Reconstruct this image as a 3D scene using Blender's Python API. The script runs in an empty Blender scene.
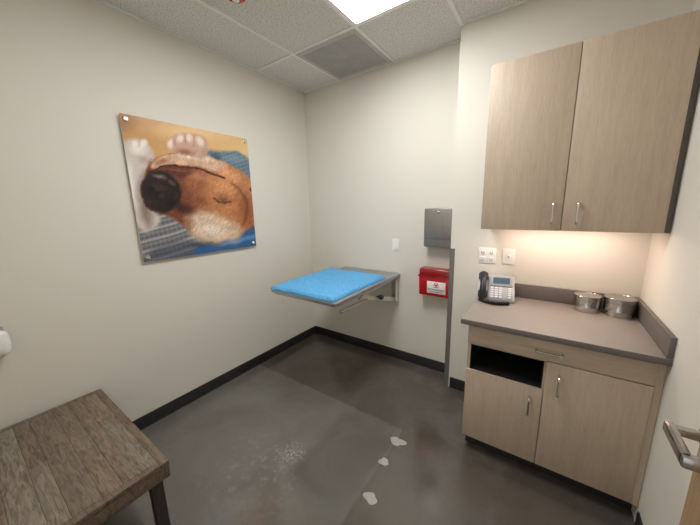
import bpy, bmesh, math, random
import numpy as np
from mathutils import Vector, Matrix, noise
random.seed(11)
scene=bpy.context.scene
COL=bpy.context.collection

# ------------------------------------------------------------------ materials
def srgb(r,g,b):
    def f(c):
        c/=255.0
        return c/12.92 if c<=0.04045 else ((c+0.055)/1.055)**2.4
    return (f(r),f(g),f(b),1.0)
def newmat(name):
    m=bpy.data.materials.new(name); m.use_nodes=True
    nt=m.node_tree; b=nt.nodes["Principled BSDF"]
    return m,nt,b
def mat(name,rgb,rough=.5,metal=0,var=.06,scale=8,stretch=(1,1,1),bump=0,bscale=60,spec=None,emit=None,estr=0,coat=0):
    m,nt,b=newmat(name)
    c=srgb(*rgb)
    tc=nt.nodes.new("ShaderNodeTexCoord"); mp=nt.nodes.new("ShaderNodeMapping"); mp.inputs["Scale"].default_value=stretch
    nt.links.new(tc.outputs["Object"],mp.inputs[0])
    nz=nt.nodes.new("ShaderNodeTexNoise"); nz.inputs["Scale"].default_value=scale; nz.inputs["Detail"].default_value=5
    nt.links.new(mp.outputs[0],nz.inputs["Vector"])
    cr=nt.nodes.new("ShaderNodeValToRGB"); cr.color_ramp.elements[0].position=.3; cr.color_ramp.elements[1].position=.7
    cr.color_ramp.elements[0].color=tuple(x*(1-var) for x in c[:3])+(1,)
    cr.color_ramp.elements[1].color=tuple(min(1,x*(1+var)) for x in c[:3])+(1,)
    nt.links.new(nz.outputs[0],cr.inputs[0]); nt.links.new(cr.outputs[0],b.inputs["Base Color"])
    b.inputs["Roughness"].default_value=rough; b.inputs["Metallic"].default_value=metal
    if spec is not None: b.inputs["Specular IOR Level"].default_value=spec
    if coat: b.inputs["Coat Weight"].default_value=coat
    if emit: b.inputs["Emission Color"].default_value=srgb(*emit); b.inputs["Emission Strength"].default_value=estr
    if bump:
        n2=nt.nodes.new("ShaderNodeTexNoise"); n2.inputs["Scale"].default_value=bscale; n2.inputs["Detail"].default_value=4
        nt.links.new(mp.outputs[0],n2.inputs["Vector"])
        bp=nt.nodes.new("ShaderNodeBump"); bp.inputs["Strength"].default_value=bump; bp.inputs["Distance"].default_value=.01
        nt.links.new(n2.outputs[0],bp.inputs["Height"]); nt.links.new(bp.outputs[0],b.inputs["Normal"])
    return m
M_wall=mat("wall_paint",(219,214,202),.75,var=.012,scale=1.5,bump=.08,bscale=140)
M_base=mat("rubber_baseboard",(40,39,40),.45,var=.1)
M_guard=mat("brushed_corner_steel",(140,137,133),.4,metal=.6,stretch=(1,1,.05),scale=200,var=.06)
M_steel=mat("stainless_steel",(176,181,186),.3,metal=.85,scale=120,stretch=(.1,1,1),var=.06)
M_steeld=mat("dispenser_steel",(146,141,135),.38,metal=.55,scale=120,stretch=(1,1,.05),var=.06)
M_chrome=mat("polished_steel",(196,194,190),.16,metal=1,var=.04)
M_nickel=mat("satin_nickel",(215,211,204),.24,metal=1,var=.04)
M_lever=mat("brushed_lever_steel",(182,180,177),.24,metal=.95,var=.04)
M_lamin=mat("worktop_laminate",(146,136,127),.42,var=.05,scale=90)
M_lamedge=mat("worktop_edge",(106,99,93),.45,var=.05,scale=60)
M_black=mat("black_plastic",(22,22,24),.4,var=.1)
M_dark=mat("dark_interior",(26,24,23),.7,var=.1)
M_white=mat("white_plastic",(236,234,228),.35,var=.02)
M_greyp=mat("grey_plastic",(150,152,152),.4,var=.03)
M_phone=mat("silver_phone_plastic",(168,170,172),.4,var=.03)
M_key=mat("phone_key",(214,214,214),.45,var=.02)
M_screen=mat("phone_screen",(78,98,116),.15,var=.1,emit=(90,120,150),estr=.08)
M_red=mat("red_plastic",(190,20,28),.25,var=.08,scale=14,coat=.4)
M_redd=mat("red_lid_plastic",(146,12,22),.25,var=.05,coat=.4)
M_cream=mat("painted_metal_grey_white",(212,210,204),.4,metal=.2,var=.03)
M_tee=mat("ceiling_grid_white",(234,232,227),.5,var=.02)
M_label=mat("paper_label",(244,242,238),.6,var=.02)
M_ink=mat("label_ink",(35,30,32),.6,var=.02)
M_inkr=mat("label_red_ink",(196,24,30),.6,var=.02)
M_door=mat("door_wood",(160,132,100),.45,var=.14,scale=10,stretch=(6,6,.5))
M_darkwood=mat("dark_leg_wood",(56,48,42),.6,var=.25,scale=14,stretch=(4,4,.6),bump=.2)
M_vent=mat("vent_grey",(192,190,186),.6,var=.08,scale=6)
M_ventd=mat("vent_dark",(146,145,142),.7,var=.16,scale=9)

def wood_greige(name,stretch):
    m,nt,b=newmat(name)
    tc=nt.nodes.new("ShaderNodeTexCoord"); mp=nt.nodes.new("ShaderNodeMapping"); mp.inputs["Scale"].default_value=stretch
    nt.links.new(tc.outputs["Object"],mp.inputs[0])
    a=nt.nodes.new("ShaderNodeTexNoise"); a.inputs["Scale"].default_value=9; a.inputs["Detail"].default_value=8; a.inputs["Distortion"].default_value=.4
    c=nt.nodes.new("ShaderNodeTexNoise"); c.inputs["Scale"].default_value=45; c.inputs["Detail"].default_value=6
    nt.links.new(mp.outputs[0],a.inputs["Vector"]); nt.links.new(mp.outputs[0],c.inputs["Vector"])
    mx=nt.nodes.new("ShaderNodeMath"); mx.operation='ADD'; nt.links.new(a.outputs[0],mx.inputs[0]); nt.links.new(c.outputs[0],mx.inputs[1])
    h=nt.nodes.new("ShaderNodeMath"); h.operation='MULTIPLY'; h.inputs[1].default_value=.5; nt.links.new(mx.outputs[0],h.inputs[0])
    cr=nt.nodes.new("ShaderNodeValToRGB"); e=cr.color_ramp.elements
    e[0].position=.34; e[0].color=srgb(176,157,136); e[1].position=.64; e[1].color=srgb(191,173,151)
    nt.links.new(h.outputs[0],cr.inputs[0]); nt.links.new(cr.outputs[0],b.inputs["Base Color"])
    b.inputs["Roughness"].default_value=.5
    return m
M_wood=wood_greige("greige_woodgrain",(5,5,.45))
M_woodh=wood_greige("greige_woodgrain_flat",(.5,5,5))

# floor
def floor_mat():
    m,nt,b=newmat("stained_concrete"); N=nt.nodes.new; L=nt.links.new
    tc=N("ShaderNodeTexCoord"); sep=N("ShaderNodeSeparateXYZ")
    L(tc.outputs["Object"],sep.inputs[0])
    def noi(s,d=6,dist=0,rough=.55):
        n=N("ShaderNodeTexNoise"); n.inputs["Scale"].default_value=s; n.inputs["Detail"].default_value=d; n.inputs["Distortion"].default_value=dist; n.inputs["Roughness"].default_value=rough
        L(tc.outputs["Object"],n.inputs["Vector"]); return n.outputs[0]
    def mth(op,a,bb,c=None):
        n=N("ShaderNodeMath"); n.operation=op
        for i,v in enumerate((a,bb,c)):
            if v is None: continue
            if isinstance(v,(int,float)): n.inputs[i].default_value=v
            else: L(v,n.inputs[i])
        return n.outputs[0]
    SX=mth('ADD',sep.outputs[0],1.42); SY=mth('ADD',sep.outputs[1],-1.9)
    def mr(v,a,bb,c=0,d=1):
        n=N("ShaderNodeMapRange"); n.interpolation_type='SMOOTHSTEP'
        L(v,n.inputs[0]); n.inputs[1].default_value=a; n.inputs[2].default_value=bb; n.inputs[3].default_value=c; n.inputs[4].default_value=d
        return n.outputs[0]
    def mix(f,a,bb):
        n=N("ShaderNodeMix"); n.data_type='RGBA'
        L(f,n.inputs[0])
        for v,i in ((a,6),(bb,7)):
            if isinstance(v,tuple): n.inputs[i].default_value=v
            else: L(v,n.inputs[i])
        return n.outputs[2]
    n1=noi(1.3,6,.3); n2=noi(7,8,.3,.65); n3=noi(60,6,0,.7); n4=noi(2.6,7,.6,.6); n5=noi(22,6,.2,.7)
    base=mix(mr(n1,.35,.65),srgb(80,73,65),srgb(91,86,80))
    base=mix(mth('MULTIPLY',mr(n4,.48,.68),.45),base,srgb(106,101,94))
    base=mix(mth('MULTIPLY',mr(n5,.45,.7),.25),base,srgb(68,62,56))
    wob=mth('MULTIPLY',mth('SUBTRACT',n2,.5),.05)
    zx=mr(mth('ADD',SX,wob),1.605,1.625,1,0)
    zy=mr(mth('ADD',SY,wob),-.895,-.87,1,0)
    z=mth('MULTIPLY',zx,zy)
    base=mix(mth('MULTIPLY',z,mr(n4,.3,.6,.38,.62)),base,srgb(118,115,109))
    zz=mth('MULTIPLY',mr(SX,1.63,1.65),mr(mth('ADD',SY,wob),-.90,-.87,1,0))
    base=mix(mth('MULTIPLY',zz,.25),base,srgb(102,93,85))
    def blob(cx,cy,r,soft,amp,nn):
        dx=mth('SUBTRACT',SX,cx); dy=mth('SUBTRACT',SY,cy)
        d=mth('SQRT',mth('ADD',mth('MULTIPLY',dx,dx),mth('MULTIPLY',dy,dy)),0)
        d=mth('ADD',d,mth('MULTIPLY',mth('SUBTRACT',nn,.5),amp))
        return mr(d,r,r+soft,1,0)
    sp=mth('MULTIPLY',mr(n3,.48,.62),blob(1.09,-1.48,.0,.13,.28,n2))
    base=mix(mth('MULTIPLY',sp,.7),base,srgb(190,187,180))
    sp3=mth('MULTIPLY',mr(n5,.50,.66),blob(1.0,-1.65,.02,.45,.5,n2))
    base=mix(mth('MULTIPLY',sp3,.30),base,srgb(160,157,151))
    sp4=mth('MULTIPLY',mr(n3,.60,.72),mr(n2,.5,.62))
    base=mix(mth('MULTIPLY',sp4,.25),base,srgb(160,157,150))
    L(base,b.inputs["Base Color"])
    L(mr(n4,.3,.7,.07,.20),b.inputs["Roughness"])
    b.inputs["Specular IOR Level"].default_value=.9
    bp=N("ShaderNodeBump"); bp.inputs["Strength"].default_value=.05; bp.inputs["Distance"].default_value=.01
    L(n2,bp.inputs["Height"]); L(bp.outputs[0],b.inputs["Normal"])
    return m
M_floor=floor_mat()
def ceil_mat():
    m,nt,b=newmat("acoustic_tile"); N=nt.nodes.new; L=nt.links.new
    tc=N("ShaderNodeTexCoord")
    n=N("ShaderNodeTexNoise"); n.inputs["Scale"].default_value=105; n.inputs["Detail"].default_value=4; n.inputs["Roughness"].default_value=.7; L(tc.outputs["Object"],n.inputs["Vector"])
    cr=N("ShaderNodeValToRGB"); e=cr.color_ramp.elements; e[0].position=.39; e[0].color=srgb(180,179,175); e[1].position=.5; e[1].color=srgb(228,226,221)
    L(n.outputs[0],cr.inputs[0]); L(cr.outputs[0],b.inputs["Base Color"]); b.inputs["Roughness"].default_value=.9
    return m
M_ceil=ceil_mat()
M_lamp,_nt,_b=newmat("light_diffuser"); _b.inputs["Base Color"].default_value=(1,1,1,1); _b.inputs["Emission Color"].default_value=(.98,.99,1,1); _b.inputs["Emission Strength"].default_value=19
M_led,_nt,_b=newmat("warm_led"); _b.inputs["Emission Color"].default_value=(1,.78,.67,1); _b.inputs["Emission Strength"].default_value=46
def attr_mat(name,rough,grain=None,bump=0):
    m,nt,b=newmat(name); N=nt.nodes.new; L=nt.links.new
    a=N("ShaderNodeAttribute"); a.attribute_name="Col"
    out=a.outputs["Color"]
    if grain:
        tc=N("ShaderNodeTexCoord"); mp=N("ShaderNodeMapping"); mp.inputs["Scale"].default_value=grain; L(tc.outputs["Object"],mp.inputs[0])
        n=N("ShaderNodeTexNoise"); n.inputs["Scale"].default_value=8; n.inputs["Detail"].default_value=9; n.inputs["Roughness"].default_value=.65; n.inputs["Distortion"].default_value=1.2; L(mp.outputs[0],n.inputs["Vector"])
        cr=N("ShaderNodeValToRGB"); e=cr.color_ramp.elements; e[0].position=.36; e[0].color=(.40,.36,.33,1); e[1].position=.60; e[1].color=(1.15,1.15,1.15,1)
        L(n.outputs[0],cr.inputs[0])
        mx=N("ShaderNodeMix"); mx.data_type='RGBA'; mx.blend_type='MULTIPLY'; mx.inputs[0].default_value=1
        L(out,mx.inputs[6]); L(cr.outputs[0],mx.inputs[7]); out=mx.outputs[2]
        # worn grey blotches across the boards
        n2=N("ShaderNodeTexNoise"); n2.inputs["Scale"].default_value=9; n2.inputs["Detail"].default_value=6; L(tc.outputs["Object"],n2.inputs["Vector"])
        c2=N("ShaderNodeValToRGB"); c2.color_ramp.elements[0].position=.4; c2.color_ramp.elements[1].position=.7; L(n2.outputs[0],c2.inputs[0])
        m3=N("ShaderNodeMath"); m3.operation='MULTIPLY'; m3.inputs[1].default_value=.35; L(c2.outputs[0],m3.inputs[0])
        m2=N("ShaderNodeMix"); m2.data_type='RGBA'; L(m3.outputs[0],m2.inputs[0]); L(out,m2.inputs[6]); m2.inputs[7].default_value=srgb(120,110,98); out=m2.outputs[2]
        bp=N("ShaderNodeBump"); bp.inputs["Strength"].default_value=bump; bp.inputs["Distance"].default_value=.01
        L(n.outputs[0],bp.inputs["Height"]); L(bp.outputs[0],b.inputs["Normal"])
    L(out,b.inputs["Base Color"]); b.inputs["Roughness"].default_value=rough
    return m
M_print=attr_mat("photo_print",.25)
M_plank=attr_mat("weathered_planks",.45,(1.2,9,9),.25)
M_towel=mat("blue_terry",(98,176,228),.95,var=.14,scale=60,bump=1.0,bscale=200)

# ------------------------------------------------------------------ mesh builder
class MB:
    def __init__(s): s.bm=bmesh.new(); s.M=Matrix.Identity(4); s.mi=0; s.cl=s.bm.loops.layers.float_color.new("Col"); s.color=(1,1,1,1)
    def _add(s,t):
        for f in t.faces: f.material_index=s.mi
        l=t.loops.layers.float_color.get("Col") or t.loops.layers.float_color.new("Col")
        for f in t.faces:
            for lp in f.loops: lp[l]=s.color
        bmesh.ops.transform(t,matrix=s.M,verts=t.verts)
        me=bpy.data.meshes.new("tmp"); t.to_mesh(me); t.free(); s.bm.from_mesh(me); bpy.data.meshes.remove(me)
    def box(s,x0,x1,y0,y1,z0,z1,bev=0,seg=2):
        t=bmesh.new(); t.loops.layers.float_color.new("Col"); bmesh.ops.create_cube(t,size=1)
        for v in t.verts: v.co=Vector(((x0+x1)/2+v.co.x*(x1-x0),(y0+y1)/2+v.co.y*(y1-y0),(z0+z1)/2+v.co.z*(z1-z0)))
        if bev: bmesh.ops.bevel(t,geom=t.edges[:],offset=bev,segments=seg,profile=.5,affect='EDGES')
        s._add(t)
    def prism(s,prof,x0,x1,bev=0,axis='x'):
        t=bmesh.new(); t.loops.layers.float_color.new("Col")
        mk=(lambda a,b,c:(c,a,b)) if axis=='x' else ((lambda a,b,c:(a,c,b)) if axis=='y' else (lambda a,b,c:(a,b,c)))
        A=[t.verts.new(mk(a,b,x0)) for a,b in prof]; B=[t.verts.new(mk(a,b,x1)) for a,b in prof]
        n=len(prof); t.faces.new(A); t.faces.new(B[::-1])
        for i in range(n): t.faces.new((A[i],B[i],B[(i+1)%n],A[(i+1)%n]))
        bmesh.ops.recalc_face_normals(t,faces=t.faces[:])
        if bev: bmesh.ops.bevel(t,geom=t.edges[:],offset=bev,segments=2,profile=.5,affect='EDGES')
        s._add(t)
    def lathe(s,prof,c,seg=40,axis='z'):
        t=bmesh.new(); t.loops.layers.float_color.new("Col"); rings=[]
        for r,h in prof:
            ring=[]
            for i in range(seg):
                a=2*math.pi*i/seg
                p=(r*math.cos(a),r*math.sin(a),h)
                if axis=='x': p=(p[2],p[0],p[1])
                if axis=='y': p=(p[0],p[2],p[1])
                ring.append(t.verts.new((c[0]+p[0],c[1]+p[1],c[2]+p[2])))
            rings.append(ring)
        for a,b in zip(rings,rings[1:]):
            for i in range(seg): t.faces.new((a[i],a[(i+1)%seg],b[(i+1)%seg],b[i]))
        t.faces.new(rings[0]); t.faces.new(rings[-1])
        bmesh.ops.recalc_face_normals(t,faces=t.faces[:]); s._add(t)
    def tube(s,pts,r,seg=12,flat=1.0):
        pts=[Vector(p) for p in pts]; t=bmesh.new(); t.loops.layers.float_color.new("Col"); rings=[]
        n=len(pts); up=None
        for i,p in enumerate(pts):
            d=(pts[min(i+1,n-1)]-pts[max(i-1,0)]).normalized()
            if up is None: up=Vector((0,0,1)) if abs(d.z)<.9 else Vector((1,0,0))
            a=(up-d*up.dot(d)).normalized(); b=d.cross(a); up=a
            rr=r[i] if isinstance(r,(list,tuple)) else r
            rings.append([t.verts.new(p+a*rr*flat*math.cos(2*math.pi*k/seg)+b*rr*math.sin(2*math.pi*k/seg)) for k in range(seg)])
        for a,b in zip(rings,rings[1:]):
            for i in range(seg): t.faces.new((a[i],a[(i+1)%seg],b[(i+1)%seg],b[i]))
        t.faces.new(rings[0]); t.faces.new(rings[-1])
        bmesh.ops.recalc_face_normals(t,faces=t.faces[:]); s._add(t)
    def finish(s,name,mats,parent=None,smooth=True,**props):
        me=bpy.data.meshes.new(name)
        vs=[v.co for v in s.bm.verts]
        mn=Vector((min(v.x for v in vs),min(v.y for v in vs),min(v.z for v in vs))); mx=Vector((max(v.x for v in vs),max(v.y for v in vs),max(v.z for v in vs)))
        o=Vector(((mn.x+mx.x)/2,(mn.y+mx.y)/2,mn.z))
        for v in s.bm.verts: v.co-=o
        s.bm.to_mesh(me); s.bm.free()
        for m in (mats if isinstance(mats,(list,tuple)) else [mats]): me.materials.append(m)
        if smooth:
            me.polygons.foreach_set("use_smooth",[True]*len(me.polygons)); me.set_sharp_from_angle(angle=math.radians(35))
        ob=bpy.data.objects.new(name,me); COL.objects.link(ob)
        ob.location=o
        if parent is not None:
            ob.parent=parent; ob.location=o-WORLD(parent)
        for k,v in props.items(): ob[k]=v
        return ob
def WORLD(o):
    p=Vector(o.location)
    while o.parent: o=o.parent; p+=Vector(o.location)
    return p
def thing(name,loc,label,category,**kw):
    e=bpy.data.objects.new(name,None); e.empty_display_size=.05; e.location=loc; COL.objects.link(e)
    e["label"]=label; e["category"]=category
    for k,v in kw.items(): e[k]=v
    return e
def arcpath(pts,r,n=5):
    out=[Vector(pts[0])]
    for i in range(1,len(pts)-1):
        a,b,c=Vector(pts[i-1]),Vector(pts[i]),Vector(pts[i+1])
        p=b+(a-b).normalized()*r; q=b+(c-b).normalized()*r
        for k in range(n+1):
            t=k/n; out.append(p*(1-t)**2+b*2*t*(1-t)+q*t*t)
    out.append(Vector(pts[-1])); return out

XR=2.84; H=2.833; YS=-.1955; XS=1.705; YN=-2.68
# ------------------------------------------------------------------ shell
def struct(name,bx,m,bev=0):
    b=MB(); b.box(*bx,bev=bev); return b.finish(name,m,kind="structure")
struct("floor",(-.1,XR+.1,-3.9,.1,-.1,0),M_floor)
struct("ceiling",(-.1,XR+.1,YN-.1,.1,H,H+.1),M_ceil)
struct("wall_left",(-.1,0,YN-.1,.1,0,H),M_wall)
struct("wall_back",(0,XR,0,.1,0,H),M_wall)
struct("wall_alcove",(XS,XR,YS,0,0,H),M_wall)
struct("wall_right",(XR,XR+.1,YN-.1,.1,0,H),M_wall)
b=MB(); b.box(0,1.80,YN-.1,YN,0,H); b.box(1.80,2.78,YN-.1,YN,2.16,H); b.box(2.78,XR,YN-.1,YN,0,H); b.finish("wall_near",M_wall,kind="structure")
bb=.1
def baseboard(name,x0,x1,y0,y1):
    struct(name,(x0,x1,y0,y1,0,bb),M_base,bev=.002)
baseboard("baseboard_left",0,.009,YN,0)
baseboard("baseboard_back",.009,XS-.009,-.009,0)
baseboard("baseboard_alcove",XS+.048,2.0,YS-.009,YS)
baseboard("baseboard_right",XR-.009,XR,-2.5,-.83)
# ceiling grid
b=MB()
for x in (.49,1.10,1.71,2.32): b.box(x-.012,x+.012,YN,0 if x<XS else YS,H-.008,H+.001)
for y in (-.64,-1.86): b.box(0,XR,y-.012,y+.012,H-.0075,H+.001)
b.box(0,.022,YN,0,H-.008,H+.001); b.box(0,XS,-.022,0,H-.0078,H+.001); b.box(XS,XR,YS-.022,YS,H-.0078,H+.001); b.box(XR-.022,XR,YN,YS,H-.0077,H+.001)
b.finish("trim_1",M_tee,kind="structure")
# ceiling light
t=thing("ceiling_light",(1.405,-1.25,H-.012),"bright white recessed rectangular ceiling light panel in the tile grid","ceiling light")
b=MB(); b.box(1.112,1.698,-1.848,-.652,H-.010,H-.004); b.finish("diffuser",M_lamp,t)
b=MB()
for bx in ((1.112,1.13,-1.848,-.652),(1.68,1.698,-1.848,-.652),(1.13,1.68,-1.848,-1.83),(1.13,1.68,-.67,-.652)): b.box(*bx,H-.013,H-.0095)
b.finish("frame",M_tee,t)
# vent
t=thing("air_vent",(.795,-.33,H-.02),"grey square perforated metal air vent set in the ceiling grid","air vent")
b=MB(); b.box(.502,1.088,-.628,-.022,H-.010,H-.002); b.finish("frame",M_vent,t)
b=MB()
n=26; st=.52/n
for i in range(n):
    for j in range(n):
        x=.535+st*(i+.2); y=-.585+st*(j+.2)
        b.bm.faces.new([b.bm.verts.new(q) for q in ((x,y,H-.0105),(x,y+st*.7,H-.0105),(x+st*.7,y+st*.7,H-.0105),(x+st*.7,y,H-.0105))])
b.finish("grille",M_ventd,t)
# fire alarm
t=thing("fire_alarm",(.72,-1.325,H-.04),"small red round fire alarm strobe on the ceiling tile","fire alarm")
b=MB(); b.lathe([(.055,0),(.06,-.01),(.055,-.028),(.03,-.034)],(.72,-1.325,H)); b.finish("base",M_red,t)
b=MB(); b.lathe([(.022,-.032),(.02,-.045),(.008,-.05)],(.72,-1.325,H)); b.finish("lens",M_white,t)

# corner guard
b=MB(); b.box(XS-.002,XS+.036,YS-.0025,YS,0,1.24); b.box(XS-.0025,XS,YS-.0025,YS+.036,0,1.24)
b.finish("corner_guard",M_guard,label="tall brushed steel guard strip covering the outer wall corner",category="corner guard")

# ------------------------------------------------------------------ wall fittings
def plate(name,x0,x1,y,z0,z1,label,cat,kind,group=None):
    t=thing(name,((x0+x1)/2,y,z0),label,cat)
    b=MB(); b.box(x0,x1,y-.006,y,z0,z1,bev=.002); b.finish("cover_plate",M_white,t)
    n=2 if kind=="outlet2" else 1
    w=(x1-x0)/n
    for i in range(n):
        cx=x0+w*(i+.5); cz=(z0+z1)/2
        if kind=="outlet2":
            for dz in (.024,-.024):
                b=MB(); b.box(cx-.017,cx+.017,y-.009,y-.005,cz+dz-.016,cz+dz+.016,bev=.003)
                b.mi=1; b.box(cx-.010,cx-.0065,y-.0097,y-.0088,cz+dz-.004,cz+dz+.009); b.box(cx+.0065,cx+.010,y-.0097,y-.0088,cz+dz-.004,cz+dz+.009)
                b.box(cx-.003,cx+.003,y-.0097,y-.0088,cz+dz-.012,cz+dz-.006)
                b.finish("socket",[M_white,M_black],t)
        elif kind=="switch":
            b=MB(); b.prism([(y-.005,cz-.033),(y-.011,cz-.033),(y-.007,cz+.033),(y-.005,cz+.033)],cx-.016,cx+.016); b.finish("rocker",M_white,t)
        else:
            b=MB(); b.box(cx-.01,cx+.01,y-.010,y-.005,cz-.012,cz+.012,bev=.002); b.mi=1; b.box(cx-.005,cx+.005,y-.0105,y-.0098,cz-.005,cz+.004); b.finish("jack",[M_white,M_greyp],t)
plate("light_switch",1.085,1.16,0,1.15,1.27,"white rocker light switch on the cream wall","light switch","switch")
plate("power_outlet",1.92,2.04,YS,1.145,1.26,"white double wall outlet above the worktop backsplash","power outlet","outlet2")
plate("data_outlet",2.085,2.165,YS,1.15,1.265,"white wall plate with a single jack above the worktop","wall outlet","jack")

# towel dispenser
t=thing("paper_towel_dispenser",(1.565,0,1.225),"brushed steel paper towel dispenser mounted above the red box","paper towel dispenser")
b=MB(); b.box(1.44,1.69,-.10,.001,1.225,1.56,bev=.008); b.finish("body",M_steeld,t)
b=MB(); b.box(1.444,1.686,-.106,-.099,1.30,1.556,bev=.003); b.finish("front_cover",M_steeld,t)
b=MB(); b.lathe([(.010,-.0),(.010,-.006),(.006,-.008)],(1.565,-.104,1.53),16,axis='y'); b.finish("lock",M_chrome,t)
b=MB(); b.box(1.475,1.655,-.08,-.03,1.2235,1.2255); b.finish("slot",M_black,t)
# sharps
t=thing("sharps_container",(1.55,0,.775),"red plastic sharps container with white label on the wall","sharps container")
b=MB(); b.prism([(-.012,.78),(-.105,.78),(-.118,.96),(-.012,.96)],1.412,1.686,bev=.006); b.finish("bin",M_red,t)
b=MB(); b.prism([(-.012,.957),(-.124,.957),(-.124,.970),(-.012,.970)],1.405,1.693,bev=.003)
b.prism([(-.012,.970),(-.118,.970),(-.112,1.022),(-.105,1.03),(-.012,1.03)],1.414,1.684,bev=.005)
b.finish("lid",M_redd,t)
b=MB(); b.box(1.46,1.64,-.012,.001,.80,1.0,bev=.002); b.finish("wall_bracket",M_white,t)
def on_sharps(b):
    ang=math.atan2(.013,.18); b.M=Matrix.Translation((1.55,-.1055,.785))@Matrix.Rotation(ang,4,'X')
b=MB(); on_sharps(b); b.box(-.06,.105,-.0022,-.0002,.025,.135,bev=.0008)
b.mi=1
for z,w_ in ((.036,.06),): b.box(.022-w_,.022+w_,-.0028,-.0020,z,z+.004)
def ring(cx,cz,r,a0,a1,th):
    n=18; pts=[(cx+r*math.cos(a0+(a1-a0)*i/n),-.0028,cz+r*math.sin(a0+(a1-a0)*i/n)) for i in range(n+1)]
    b.tube(pts,th,6)
b.mi=2
for k in range(3):
    a=math.pi/2+k*2*math.pi/3
    ring(.022+.013*math.cos(a),.102+.013*math.sin(a),.012,a+.45,a+2*math.pi-.45,.0028)
ring(.022,.102,.006,0,2*math.pi,.0018)
b.finish("label_sticker",[M_label,M_ink,M_inkr],t)
cu=bpy.data.curves.new("lettering","FONT"); cu.body="BIOHAZARD"; cu.size=.027; cu.align_x='CENTER'; cu.extrude=.0003
tmp=bpy.data.objects.new("tmp_text",cu); COL.objects.link(tmp); bpy.context.view_layer.update()
dg=bpy.context.evaluated_depsgraph_get(); me=bpy.data.meshes.new_from_object(tmp.evaluated_get(dg)); bpy.data.objects.remove(tmp)
b=MB(); bm2=bmesh.new(); bm2.from_mesh(me)
on_sharps(b); b.M=b.M@Matrix.Translation((.022,-.0026,.050))@Matrix.Rotation(math.pi/2,4,'X'); b._add(bm2); b.finish("lettering",M_ink,t,smooth=False)

# left wall fitting
t=thing("wall_dispenser",(.0,-2.47,.84),"small rounded grey-white plastic fitting mounted on the wall","wall dispenser")
b=MB(); b.box(.0,.022,-2.53,-2.44,.86,1.01,bev=.008); b.finish("backplate",M_greyp,t)
b=MB(); b.lathe([(.008,.868),(.022,.872),(.031,.885),(.034,.91),(.034,.955),(.029,.985),(.016,.998),(.004,1.0)],(.062,-2.462,0),28)
b.box(.015,.05,-2.485,-2.450,.90,.96,bev=.006); b.finish("grip",M_white,t)

# ------------------------------------------------------------------ poster
y0,y1,z0,z1=-1.762,-.812,1.238,2.212
src=[(0,0),(1,0),(1,1),(0,1)]; dst=[(118,115),(246,138),(254,245),(142,262)]
A=[];B=[]
for (u,v),(X,Y) in zip(src,dst):
    A.append([u,v,1,0,0,0,-u*X,-v*X]);B.append(X);A.append([0,0,0,u,v,1,-u*Y,-v*Y]);B.append(Y)
h=np.append(np.linalg.solve(np.array(A,float),np.array(B,float)),1).reshape(3,3)
NP=380
uu,vv=np.meshgrid(np.linspace(0,1,NP),np.linspace(0,1,NP))
w=h[2,0]*uu+h[2,1]*vv+1; PX=(h[0,0]*uu+h[0,1]*vv+h[0,2])/w; PY=(h[1,0]*uu+h[1,1]*vv+h[1,2])/w
rng=np.random.default_rng(3)
def vnoise(sx,sy,ang=0):
    ca,sa=math.cos(ang),math.sin(ang); x=(PX*ca+PY*sa)/sx; y=(-PX*sa+PY*ca)/sy
    g=rng.random((256,256)); xi=np.floor(x).astype(int); yi=np.floor(y).astype(int); fx=x-xi; fy=y-yi
    fx=fx*fx*(3-2*fx); fy=fy*fy*(3-2*fy)
    G=lambda a,b:g[a%256,b%256]
    return G(xi,yi)*(1-fx)*(1-fy)+G(xi+1,yi)*fx*(1-fy)+G(xi,yi+1)*(1-fx)*fy+G(xi+1,yi+1)*fx*fy
WX=PX+(vnoise(1.0,3)-.5)*1.1+(vnoise(9,9)-.5)*2.5; WY=PY+(vnoise(3,1.0)-.5)*1.1+(vnoise(9,9)-.5)*2.5
def chaik(poly,n=2):
    p=[tuple(map(float,q)) for q in poly]
    for _ in range(n):
        o=[]
        for i in range(len(p)):
            a=p[i]; b_=p[(i+1)%len(p)]
            o.append((a[0]*.75+b_[0]*.25,a[1]*.75+b_[1]*.25)); o.append((a[0]*.25+b_[0]*.75,a[1]*.25+b_[1]*.75))
        p=o
    return p
def sd(poly):
    X=WX; Y=WY; poly=chaik(poly,2)
    d=np.full(X.shape,1e9); ins=np.zeros(X.shape,bool); n=len(poly)
    for i in range(n):
        ax,ay=poly[i]; bx,by=poly[(i+1)%n]; ex,ey=bx-ax,by-ay
        t=np.clip(((X-ax)*ex+(Y-ay)*ey)/(ex*ex+ey*ey+1e-9),0,1)
        d=np.minimum(d,np.hypot(X-ax-t*ex,Y-ay-t*ey))
        c=((ay>Y)!=(by>Y)); 
        xi=(bx-ax)*(Y-ay)/((by-ay) if by!=ay else 1e-9)+ax
        ins^=c&(X<xi)
    return np.where(ins,-d,d)
IMG=np.zeros(PX.shape+(3,)); 
def lay(mask,col):
    global IMG
    col=np.array(col,float)
    IMG=IMG*(1-mask[...,None])+col*mask[...,None]
def P(poly,col,soft=1.5,k=1.0):
    s=sd(poly); q=np.clip(.5-s/(2*soft),0,1); q=q*q*(3-2*q); lay(q*k,col)
def E(cx,cy,rx,ry,col,soft=.4,k=1,ang=0):
    ca,sa=math.cos(ang),math.sin(ang); x=(WX-cx)*ca+(WY-cy)*sa; y=-(WX-cx)*sa+(WY-cy)*ca
    r=np.hypot(x/rx,y/ry); q=np.clip((1-r)/soft,0,1); q=q*q*(3-2*q); lay(q*k,col)
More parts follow.
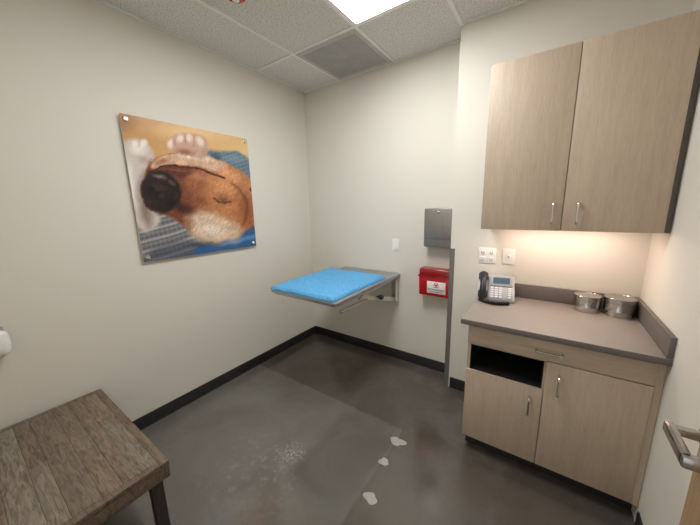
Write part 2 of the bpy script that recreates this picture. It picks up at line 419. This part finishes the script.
def LN(pts,wd,col,k=1.0,soft=.8):
    d=np.full(WX.shape,1e9)
    for (ax,ay),(bx,by) in zip(pts,pts[1:]):
        ex,ey=bx-ax,by-ay; t=np.clip(((WX-ax)*ex+(WY-ay)*ey)/(ex*ex+ey*ey),0,1)
        d=np.minimum(d,np.hypot(WX-ax-t*ex,WY-ay-t*ey))
    q=np.clip((wd+soft-d)/(2*soft),0,1); lay(q*q*(3-2*q)*k,col)
tt=np.clip((PX-120)/130,0,1)[...,None]
IMG[:]=np.array([190,140,88])*(1-tt)+np.array([226,188,132])*tt
E(190,132,60,14,(236,202,148),.9,.7)
E(122,120,22,20,(146,98,56),.9,.7)
fab=[(203,150),(216,151),(250,152),(258,205),(225,190),(208,168)]
P(fab,(92,114,130),2)
fm=np.clip(.5-sd(fab)/3,0,1)
lay(fm*np.clip(np.sin(PX*.5+PY*1.5)*2,0,1)*.35,(136,156,166)); lay(fm*np.clip(np.sin(PX*1.6-PY*.5)*2,0,1)*.2,(62,84,104))
E(232,158,22,6,(128,148,158),.9,.6); E(214,158,9,9,(48,66,84),.9,.7)
# woven blanket
P([(132,214),(156,206),(205,232),(258,214),(264,274),(132,274)],(66,84,106),2)
P([(132,214),(152,206),(184,226),(208,240),(186,254),(140,270)],(122,122,122),2)
zone=np.clip(.5-sd([(132,214),(152,206),(190,230),(208,240),(236,238),(240,254),(138,270)])/3,0,1)
wv=PX*.30+PY*1.0+vnoise(24,24)*2.5
lay(zone*np.clip(np.sin(wv*1.25)*4,0,1)*.5,(70,76,88)); lay(zone*np.clip(np.sin(wv*.62)*4-2.4,0,1)*.6,(186,182,174))
lay(zone*np.clip(np.sin((PX*1.0-PY*.25)*1.3)*3-1,0,1)*.22,(160,162,166))
P([(142,252),(176,240),(212,242),(214,254),(150,268)],(58,66,82),4,.5)
P([(196,243),(226,239),(262,224),(262,242),(224,250),(186,259)],(44,92,148),2.5,.9)
P([(214,246),(240,238),(258,231),(258,236),(232,244)],(100,148,196),1.5,.7)
E(206,243,26,4.5,(28,36,54),.9,.75,-.1)
# pale out-of-focus foreleg at the left
P([(120,146),(131,139),(146,143),(153,158),(149,176),(147,196),(152,212),(160,222),(146,234),(133,226),(124,180)],(204,192,182),3)
E(129,186,7,40,(238,230,220),.95,.9,-.12)
P([(138,176),(150,172),(150,214),(148,232),(138,212)],(120,98,90),6,.85)
E(137,150,13,11,(238,228,218),.9,.95)
E(134,144,5,5,(250,242,232),.9,.8,.2); E(142,145,5,5.5,(248,238,228),.9,.8,.3)
LN([(138,140),(138,148)],.5,(170,142,128),.5,1.2)
E(141,162,9,7,(186,152,136),.95,.75,.2); E(149,168,6,11,(104,74,62),.95,.8)
# head
head=[(145,168),(156,157),(180,150),(205,156),(226,163),(246,174),(255,192),(254,218),(244,233),(226,239),(206,241),(188,234),(178,222),(164,216),(148,211),(140,190)]
P(head,(188,122,76),1.6)
hm=np.clip(.5-sd(head)/3,0,1)
g=np.clip((PX-178)/44,0,1); g=g*g*(3-2*g)
lay(hm*(1-g)*.97,(108,60,42))
lay(hm*g*np.clip(1-np.abs(PY-183)/20,0,1)*.5,(214,154,106))
lay(hm*np.clip((PX-226)/26,0,1)*.55,(156,90,54))
E(244,208,12,26,(138,74,44),.95,.8,-.2)
E(228,174,20,7,(222,166,118),.95,.7,.45)
LN([(230,183),(239,190),(245,203),(243,220),(238,230)],1.0,(92,46,28),.6,2.2)
P([(182,218),(196,211),(212,213),(228,220),(242,230),(236,240),(222,242),(204,243),(189,236)],(212,184,156),6)
E(208,230,20,8,(238,222,204),.95,.9,.15)
E(186,222,10,8,(140,92,66),.95,.75,.6)
E(232,226,10,6,(206,166,130),.95,.6,.5)
# muzzle modelling
E(194,186,22,13,(150,92,62),.95,.85,.1)
E(196,177,18,6,(184,126,92),.95,.75,.12)
P([(148,176),(160,169),(190,171),(188,177),(164,179),(152,184)],(80,42,34),3,.8)
E(180,208,18,9,(58,31,26),.95,.95,.28)
E(198,200,12,6,(116,66,46),.95,.7,.3)
E(180,184,9,7,(124,72,52),.95,.7)
for (a,c) in ((181,189),(187,193),(184,198),(191,187),(194,193),(188,183)): E(a,c,.9,.7,(52,30,24),.9,.75)
# lips and chin
P([(147,168),(156,157),(180,150),(205,155),(228,164),(218,172),(196,167),(172,165),(154,170)],(206,166,138),2)
E(192,157,26,4.5,(240,220,200),.95,.9,.1)
E(160,163,11,5,(150,96,76),.95,.85,-.3)
LN([(146,174),(158,168.5),(172,166.5),(190,168.5),(206,171.5),(222,178)],1.0,(62,26,24),.95,.9)
LN([(150,176.5),(166,170.5),(184,172),(204,176)],.6,(150,86,72),.6,1.0)
for k in range(6):
    x_=176+k*7; LN([(x_,165+k*.9),(x_+1,167.5+k*.9)],.3,(120,76,62),.6,.7)
# paw on top
P([(164,146),(168,137),(182,132),(199,134),(208,143),(207,154),(197,160),(184,153),(171,153)],(196,158,138),1.8)
for (cx,cy,rx,ry,an) in ((169,144,5,7,.2),(178,139,5.6,7,.1),(188,138,5.8,7.5,-.1),(198,142,6,8.5,-.4)):
    E(cx,cy,rx,ry,(240,222,206),.8,.9,an)
for pts in ([(173.5,139),(174,147)],[(183,135),(183.5,145)],[(193.5,137),(191.5,147)]): LN(pts,.35,(160,116,98),.6,.9)
E(184,152,15,4.5,(144,92,76),.95,.9,.15); E(203,153,5,6,(176,128,106),.95,.6)
# nose: broad, flattened, wet
P([(139,186),(145,175),(158,171),(172,177),(181,190),(178,203),(168,213),(154,214),(144,205),(139,196)],(36,25,25),1.8)
E(157,178,12,3.6,(122,104,102),.95,.9,.25)
E(170,184,7,3.2,(96,78,76),.95,.8,.6)
E(158,189,11,5,(58,43,43),.95,.7,.3)
E(148.5,192,3.8,5.4,(3,2,3),.6,1,.35); E(168,203,4.8,4.6,(4,3,4),.6,1,.2)
LN([(154,194),(157,204),(160,213)],.5,(8,5,6),.85,.9)
E(161,197,3.5,4,(66,50,49),.95,.6); E(175,197,4,6,(54,36,34),.95,.7)
# closed eye: soft socket with lash line
E(222,199,15,9,(148,92,60),.95,.8,.3)
E(222,201,9,4,(112,66,44),.95,.7,.15)
LN([(213,199),(217,202),(223,203.5),(229,202.5)],.55,(36,20,16),.85,1.0)
E(225,208,9,3,(190,132,94),.95,.55,.1); E(219,192,9,3,(196,138,96),.95,.5,.3)
E(251,188,4,3.5,(26,22,26),.5,.95)
fur=(vnoise(.7,3.0,.9)-.5)*26*hm+(vnoise(.7,3.0,.3)-.5)*18*hm+(vnoise(5,9,.7)-.5)*16*hm+(vnoise(1.4,1.4)-.5)*5
IMG=np.clip(IMG*(1+fur[...,None]/150),0,255)
lin=np.where(IMG/255<=.04045,IMG/255/12.92,((IMG/255+.055)/1.055)**2.4)
t=thing("wall_picture",(.0,(y0+y1)/2,z0),"frameless acrylic photo of a sleeping tan puppy lying upside down","picture")
b=MB(); b.box(.018,.0245,y0,y1,z0,z1); b.finish("panel",M_white,t)
X0=.025
Yg=y0+(y1-y0)*uu; Zg=z1-(z1-z0)*vv
co=np.stack([np.zeros_like(Yg),Yg-(y0+y1)/2,Zg-z0],-1).reshape(-1,3)
idx=np.arange(NP*NP).reshape(NP,NP)
faces=np.stack([idx[:-1,:-1],idx[1:,:-1],idx[1:,1:],idx[:-1,1:]],-1).reshape(-1,4)
me=bpy.data.meshes.new("print"); me.from_pydata(co.tolist(),[],faces.tolist()); me.update()
ca=me.color_attributes.new("Col",'FLOAT_COLOR','POINT'); ca.data.foreach_set("color",np.concatenate([lin.reshape(-1,3),np.ones((NP*NP,1))],1).ravel())
me.materials.append(M_print); po=bpy.data.objects.new("print",me); COL.objects.link(po); po.parent=t; po.location=(X0,0,0)
for (yy,zz) in ((y0+.03,z1-.03),(y1-.03,z1-.03),(y0+.03,z0+.03),(y1-.03,z0+.03)):
    b=MB(); b.lathe([(.012,.0),(.012,.027),(.016,.027),(.016,.031),(.012,.034)],(0,yy,zz),20,axis='x'); b.finish("standoff",M_nickel,t)

# ------------------------------------------------------------------ exam table
t=thing("exam_table",(.84,0,.62),"wall-mounted folding stainless steel exam table","examination table")
b=MB(); b.box(.50,1.18,-1.06,-.012,.906,.932,bev=.006)
b.finish("table_top",M_steel,t)
b=MB(); b.box(.52,1.16,-1.04,-.03,.892,.906); b.finish("under_tray",M_steel,t)
for x in (.60,1.10):
    b=MB(); b.box(x-.016,x+.016,-.94,-.012,.848,.892,bev=.003); b.finish("rail",M_cream,t)
b=MB(); b.box(.616,1.084,-.86,-.825,.850,.890,bev=.003); b.finish("cross_rail",M_cream,t)
for x in (.60,1.13):
    b=MB(); b.box(x-.03,x+.03,-.008,.001,.62,.90,bev=.002)
    b.box(x-.03,x-.024,-.065,-.008,.64,.88,bev=.002); b.box(x+.024,x+.03,-.065,-.008,.64,.88,bev=.002)
    b.lathe([(.010,-.036),(.010,.036)],(x,-.045,.66),14,axis='x'); b.lathe([(.010,-.036),(.010,.036)],(x,-.045,.86),14,axis='x')
    b.finish("wall_bracket",M_cream,t)
    b=MB(); b.prism([(-.035,.642),(-.035,.682),(-.64,.872),(-.66,.836)],x-.010,x+.010,bev=.002); b.finish("support_arm",M_cream,t)
b=MB(); b.tube([(.62,-.60,.825),(1.15,-.60,.825)],.012,12)
b.tube([(1.15,-.60,.825),(1.15,-.97,.832)],.011,12); b.finish("release_bar",M_nickel,t)
b=MB(); b.prism([(-.93,.852),(-.86,.852),(-.82,.80),(-.86,.785),(-.93,.81)],1.085,1.115,bev=.003); b.finish("catch_plate",M_cream,t)
b=MB(); b.lathe([(.018,-.02),(.024,0),(.018,.02)],(1.185,-.42,.80),16,axis='x'); b.lathe([(.006,-.05),(.006,-.018)],(1.185,-.42,.80),10,axis='x'); b.finish("knob",M_black,t)
# towel
b=MB(); tb=bmesh.new(); tb.loops.layers.float_color.new("Col")
nx,ny=110,140; x0,x1,yy0,yy1=.490,1.150,-1.060,-.235
def tz(u,v,x,y):
    z=.962+.008*noise.noise(Vector((x*5,y*5,1)))+.006*noise.noise(Vector((x*13+y*5,y*13,5)))+.003*noise.noise(Vector((x*45,y*45,9)))+.0015*noise.noise(Vector((x*110,y*110,2)))
    e=min(u,1-u,v,1-v)
    z-= .020*max(0,1-e/.03)**2
    z-=.004*math.exp(-((v-.52+.03*math.sin(u*5))/.015)**2)
    wv=x*.8+y*.6+.03*math.sin(y*9); z+=.003*math.exp(-((wv-.25)/.012)**2)+.003*math.exp(-((wv-.02)/.014)**2)
    return max(z,.937)
top=[];bot=[]
for j in range(ny+1):
    rt=[];rb=[]
    for i in range(nx+1):
        u=i/nx;v=j/ny
        x=x0+(x1-x0)*u+.012*noise.noise(Vector((0,v*4,3)))+.006*noise.noise(Vector((u*9,v*20,3))); y=yy0+(yy1-yy0)*v+.024*noise.noise(Vector((u*3,0,7)))*v+.006*noise.noise(Vector((u*20,v*9,8)))*v-.03*u*v
        z=tz(u,v,x,y); lo=.9335
        rt.append(tb.verts.new((x,y,z))); rb.append(tb.verts.new((x,y,lo)))
    top.append(rt);bot.append(rb)
for j in range(ny):
    for i in range(nx):
        tb.faces.new((top[j][i],top[j][i+1],top[j+1][i+1],top[j+1][i])); tb.faces.new((bot[j][i],bot[j+1][i],bot[j+1][i+1],bot[j][i+1]))
for j in range(ny):
    tb.faces.new((top[j][0],top[j+1][0],bot[j+1][0],bot[j][0])); tb.faces.new((top[j][nx],bot[j][nx],bot[j+1][nx],top[j+1][nx]))
for i in range(nx):
    tb.faces.new((top[0][i],bot[0][i],bot[0][i+1],top[0][i+1])); tb.faces.new((top[ny][i],top[ny][i+1],bot[ny][i+1],bot[ny][i]))
bmesh.ops.recalc_face_normals(tb,faces=tb.faces[:])
b._add(tb); b.finish("towel",M_towel,label="bright blue terry towel spread on the steel exam table",category="towel")

# ------------------------------------------------------------------ handles
def pull(parent,c,length,vert,yf):
    b=MB(); h=length/2
    if vert: pts=[(c[0],yf,c[1]-h),(c[0],yf-.034,c[1]-h),(c[0],yf-.034,c[1]+h),(c[0],yf,c[1]+h)]
    else: pts=[(c[0]-h,yf,c[1]),(c[0]-h,yf-.034,c[1]),(c[0]+h,yf-.034,c[1]),(c[0]+h,yf,c[1])]
    b.tube(arcpath(pts,.016),.0062,10); return b.finish("handle",M_nickel,parent,label="satin nickel bar handle")
# ------------------------------------------------------------------ base cabinet
YF=-.805
t=thing("base_cabinet",(2.42,-.5,0),"greige wood-grain base cabinet with drawer, open cubby and two doors","cabinet")
b=MB(); yb=YS-.012
b.box(2.0,2.018,YF+.02,yb,.10,.885); b.box(2.793,2.811,YF+.02,yb,.10,.885)
b.box(2.018,2.793,YF+.02,yb,.10,.118); b.box(2.018,2.793,yb-.008,yb,.118,.885); b.box(2.018,2.793,YF+.02,yb-.008,.868,.885)
b.box(2.395,2.413,YF+.02,yb-.008,.118,.74)
b.box(2.018,2.793,YF+.02,YF+.10,.742,.752)
b.box(2.811,XR-.002,YF+.004,YF+.03,.10,.885)
b.finish("body",M_wood,t)
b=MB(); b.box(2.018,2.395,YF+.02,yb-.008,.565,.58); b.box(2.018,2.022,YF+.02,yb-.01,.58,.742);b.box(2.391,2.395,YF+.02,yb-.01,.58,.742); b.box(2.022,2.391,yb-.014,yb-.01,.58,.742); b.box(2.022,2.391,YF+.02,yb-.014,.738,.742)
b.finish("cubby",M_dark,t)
b=MB(); b.box(2.01,XR-.002,YF+.075,YF+.09,0,.10); b.finish("toe_kick",M_base,t)
d=MB(); d.box(2.001,2.810,YF,YF+.019,.757,.868,bev=.0015); d=d.finish("drawer",M_woodh,t); pull(d,(2.41,.812),.115,False,YF)
d=MB(); d.box(2.001,2.402,YF,YF+.019,.105,.578,bev=.0015); d=d.finish("door",M_wood,t); pull(d,(2.345,.468),.108,True,YF)
d=MB(); d.box(2.406,2.810,YF,YF+.019,.105,.752,bev=.0015); d=d.finish("door",M_wood,t); pull(d,(2.465,.635),.108,True,YF)
# worktop
t=thing("worktop",(2.40,-.5,.886),"grey-brown laminate worktop with low backsplash on the base cabinet","worktop")
b=MB(); b.box(1.962,XR-.002,-.838,YS-.002,.886,.915,bev=.002); b.finish("slab",M_lamin,t)
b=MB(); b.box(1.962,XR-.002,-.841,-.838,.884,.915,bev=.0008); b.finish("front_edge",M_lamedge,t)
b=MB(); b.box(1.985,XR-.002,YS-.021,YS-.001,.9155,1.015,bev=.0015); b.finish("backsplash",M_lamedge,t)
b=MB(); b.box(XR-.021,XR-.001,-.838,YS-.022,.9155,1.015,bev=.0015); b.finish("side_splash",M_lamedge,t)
# ------------------------------------------------------------------ upper cabinet
YU=-.525
t=thing("wall_cabinet",(2.40,-.35,1.43),"greige wood-grain wall cabinet with two tall doors","cabinet")
b=MB(); b.box(1.98,2.812,YU+.02,YS-.001,1.445,2.39,bev=.001)
b.box(1.98,2.0,YU+.02,YS-.001,1.43,1.446); b.box(2.79,2.812,YU+.02,YS-.001,1.43,1.446); b.box(2.0,2.79,YU+.02,YU+.04,1.43,1.446)
b.finish("body",M_wood,t)
b=MB(); b.box(2.812,XR-.002,YU+.03,YU+.05,1.43,2.39); b.finish("filler_strip",M_lamedge,t)
d=MB(); d.box(1.981,2.399,YU,YU+.019,1.43,2.388,bev=.0015); d=d.finish("door",M_wood,t); pull(d,(2.355,1.53),.115,True,YU)
d=MB(); d.box(2.403,2.811,YU,YU+.019,1.43,2.388,bev=.0015); d=d.finish("door",M_wood,t); pull(d,(2.465,1.53),.115,True,YU)
t=thing("under_cabinet_light",(2.40,-.36,1.43),"slim warm strip light fixed under the wall cabinet","light")
b=MB(); b.box(2.08,2.72,-.39,-.35,1.433,1.4445,bev=.002); b.finish("housing",M_white,t)
b=MB(); b.box(2.09,2.71,-.385,-.355,1.430,1.4335); b.finish("diffuser",M_led,t)

# ------------------------------------------------------------------ phone
t=thing("desk_phone",(2.07,-.33,.9155),"silver and black corded desk phone with display and keypad","telephone")
zt=.9158
def phone_xf(b,loc=(0,0,0)): b.M=Matrix.Translation((2.064,-.335,zt))@Matrix.Rotation(math.radians(10),4,'Z')@Matrix.Scale(1.2,4)@Matrix.Translation(loc)
b=MB(); phone_xf(b); b.prism([(-.065,0),(-.068,.018),(.035,.128),(.060,.128),(.075,.02),(.075,0)],-.035,.105,bev=.005); b.finish("body",M_phone,t)
ang=math.atan2(.11,.103)
def face_xf(b,x): phone_xf(b); b.M=b.M@Matrix.Translation((x,-.068,.018))@Matrix.Rotation(ang,4,'X')
b=MB(); face_xf(b,.035); b.box(-.060,.060,.004,.082,.0,.0022,bev=.0008); kp=b.finish("keypad",M_greyp,t)
for r_ in range(5):
    for c_ in range(5):
        if c_==3: continue
        b=MB(); face_xf(b,.035)
        b.box(-.056+c_*.0225,-.040+c_*.0225,.008+r_*.0145,.018+r_*.0145,.0023,.0060,bev=.0012)
        b.finish("key",M_key,kp)
b=MB(); face_xf(b,.035); b.prism([(.083,0),(.083,.008),(.142,.030),(.146,.0)],-.058,.058,bev=.002); b.finish("screen_bezel",M_phone,t)
b=MB(); face_xf(b,.035); b.M=b.M@Matrix.Translation((0,.083,.0085))@Matrix.Rotation(math.atan2(.022,.059),4,'X'); b.box(-.044,.044,.014,.050,.0,.0015); b.finish("screen",M_screen,t)
b=MB(); phone_xf(b); b.prism([(-.065,0),(-.068,.012),(.035,.118),(.060,.118),(.075,.02),(.075,0)],-.088,-.036,bev=.004); b.finish("cradle",M_phone,t)
b=MB(); face_xf(b,-.062)
b.tube([(0,.0,.012),(0,.02,.032),(0,.07,.044),(0,.12,.034),(0,.15,.014)],[.024,.020,.016,.020,.024],16,1.0)
b.box(-.026,.026,-.004,.038,.002,.032,bev=.009); b.box(-.026,.026,.114,.160,.002,.032,bev=.009); b.finish("handset",M_black,t)
b=MB(); pts=[]
for i in range(300):
    s=i/299; a=s*30*2*math.pi
    cx=1.985+.19*s; cy=-.440-.045*math.sin(s*3.1); pts.append((cx,cy+.010*math.cos(a),zt+.014+.010*math.sin(a)))
b.tube(pts,.0038,6); b.finish("cord",M_black,t)
# ------------------------------------------------------------------ canisters
def canister(cx,cy,r,h,name="canister"):
    zc=.9162
    t=thing(name,(cx,cy,zc),"round stainless steel canister with flat lid on the worktop","canister",group="steel canisters on the worktop")
    b=MB(); b.lathe([(r*.98,0),(r*.99,.002),(r*.99,h*.25),(r*1.0,h*.27),(r*1.0,h*.31),(r*.99,h*.33),(r*.99,h*.74)],(cx,cy,zc),56); b.finish("container",M_chrome,t)
    b=MB(); b.lathe([(r*1.0,h*.72),(r*1.03,h*.735),(r*1.03,h*.95),(r*1.01,h*.965),(r*.93,h*.965),(r*.91,h*.945),(r*.1,h*.945)],(cx,cy,zc),56); b.finish("lid",M_chrome,t)
canister(2.588,-.292,.066,.105); canister(2.736,-.298,.071,.115)

# ------------------------------------------------------------------ door leaf (opened against right wall)
t=thing("door_1",(2.71,-1.95,.01),"open wooden door with flat satin lever handle","door")
t["kind"]="structure"
XD=2.692
b=MB(); b.box(XD,XD+.045,-2.48,-1.588,.01,2.13,bev=.002); b.finish("door_leaf",M_door,t)
YL=-1.622; ZL=1.055
b=MB(); b.lathe([(.028,0),(.028,-.006),(.022,-.010)],(XD,YL,ZL),28,axis='x')
b.box(XD-.070,XD,YL-.010,YL+.010,ZL-.010,ZL+.010,bev=.004)
b.box(XD-.072,XD-.054,YL-.115,YL+.010,ZL-.014,ZL+.014,bev=.005)
b.box(XD-.072,XD-.012,YL-.120,YL-.100,ZL-.014,ZL+.014,bev=.005)
b.finish("lever_handle",M_lever,t)
b=MB(); b.box(XD+.01,XD+.035,-1.5885,-1.5865,ZL-.06,ZL+.06); b.finish("latch_plate",M_nickel,t)

# ------------------------------------------------------------------ bench
t=thing("bench",(.52,-2.38,0),"low rustic bench with weathered brown plank top and dark legs","bench")
b=MB(); X0,X1,Y0,Y1,Z=.035,1.0,-2.62,-2.12,.46
cols=[(134,116,96),(124,108,92),(142,124,102),(116,102,88),(130,112,92),(132,122,108),(112,96,80)]
def pl(x0,x1,y0,y1,c=None):
    c=c or random.choice(cols); k=random.uniform(.95,1.05); b.color=srgb(*[min(255,v*k) for v in c]); 
    b.box(x0+.0004,x1-.0004,y0+.0004,y1-.0004,Z-.022,Z+random.uniform(-.0004,.0004),bev=.0009)
fr=.036
EC=(116,98,80)
pl(X0,X1,Y1-fr,Y1,EC); pl(X0,X1,Y0,Y0+fr,EC); pl(X0,X0+fr,Y0+fr,Y1-fr,EC); pl(X1-fr,X1,Y0+fr,Y1-fr,EC)
ws=[.085,.06,.095,.07,.055,.075]; tot=Y1-Y0-2*fr; ws=[v*tot/sum(ws) for v in ws]; ya=Y0+fr
for j,wy in enumerate(ws):
    cuts=[X0+fr]+([random.uniform(.3,.8)] if j%2 else [])+[X1-fr]
    for a,c in zip(cuts,cuts[1:]): pl(a,c,ya,ya+wy)
    ya+=wy
b.finish("plank_top",M_plank,t)
b=MB(); b.color=srgb(108,92,76)
b.box(X0+.005,X1-.005,Y0+.005,Y1-.005,Z-.03,Z-.023)
zb=Z-.085
b.box(X0,X1,Y1-.022,Y1-.002,zb,Z-.024,bev=.002); b.box(X0,X1,Y0+.002,Y0+.022,zb,Z-.024,bev=.002)
b.box(X1-.022,X1-.002,Y0+.022,Y1-.022,zb,Z-.024,bev=.002); b.box(X0+.002,X0+.022,Y0+.022,Y1-.022,zb,Z-.024,bev=.002)
b.finish("apron",M_plank,t)
for x in (X0+.025,X1-.075):
    for y in (Y0+.025,Y1-.075):
        b=MB(); b.box(x,x+.048,y,y+.048,0,Z-.031,bev=.003); b.finish("leg",M_darkwood,t)

# ------------------------------------------------------------------ floor chips
M_chip=mat("pale_filler",(172,169,162),.5,var=.12,scale=40)
for cx,cy,r in ((1.63,-1.0,.036),(1.63,-1.19,.031),(1.67,-1.43,.037)):
    b=MB(); n=32; prof=[]
    for i in range(n):
        a=2*math.pi*i/n; q=Vector((cx*9+math.cos(a)*.9,cy*9+math.sin(a)*.9,0)); rr=r*(1+.8*noise.noise(q)+.10*noise.noise(q*2.5))
        prof.append((cx+rr*math.cos(a)*1.2,cy+rr*math.sin(a)*.85))
    b.prism(prof,0,.0012,axis='z'); b.finish("floor_patch",M_chip,label="pale irregular filler patch on the dark concrete floor",category="floor patch",group="pale filler patches on the floor")

# ------------------------------------------------------------------ world, camera
w=bpy.data.worlds.new("World"); scene.world=w; w.use_nodes=True
w.node_tree.nodes["Background"].inputs[0].default_value=(1,.98,.95,1); w.node_tree.nodes["Background"].inputs[1].default_value=1.0
f,yaw,pitch,roll=284.1693,.6115,.1956,-.0222
fw=Vector((-math.sin(yaw)*math.cos(pitch),math.cos(yaw)*math.cos(pitch),-math.sin(pitch))); r0=Vector((math.cos(yaw),math.sin(yaw),0)); u0=r0.cross(fw)
c,s=math.cos(roll),math.sin(roll); rr=c*r0+s*u0; up=-s*r0+c*u0
cam=bpy.data.cameras.new("camera"); cam.sensor_width=36; cam.lens=f/700*36; cam.clip_start=.02
co=bpy.data.objects.new("camera",cam); COL.objects.link(co)
m=Matrix((rr,up,-fw)).transposed().to_4x4(); m.translation=Vector((2.3465,-2.5412,1.5943)); co.matrix_world=m
scene.camera=co
try:
    scene.view_settings.view_transform='Standard'; scene.view_settings.look='None'
except Exception as e: print(e)
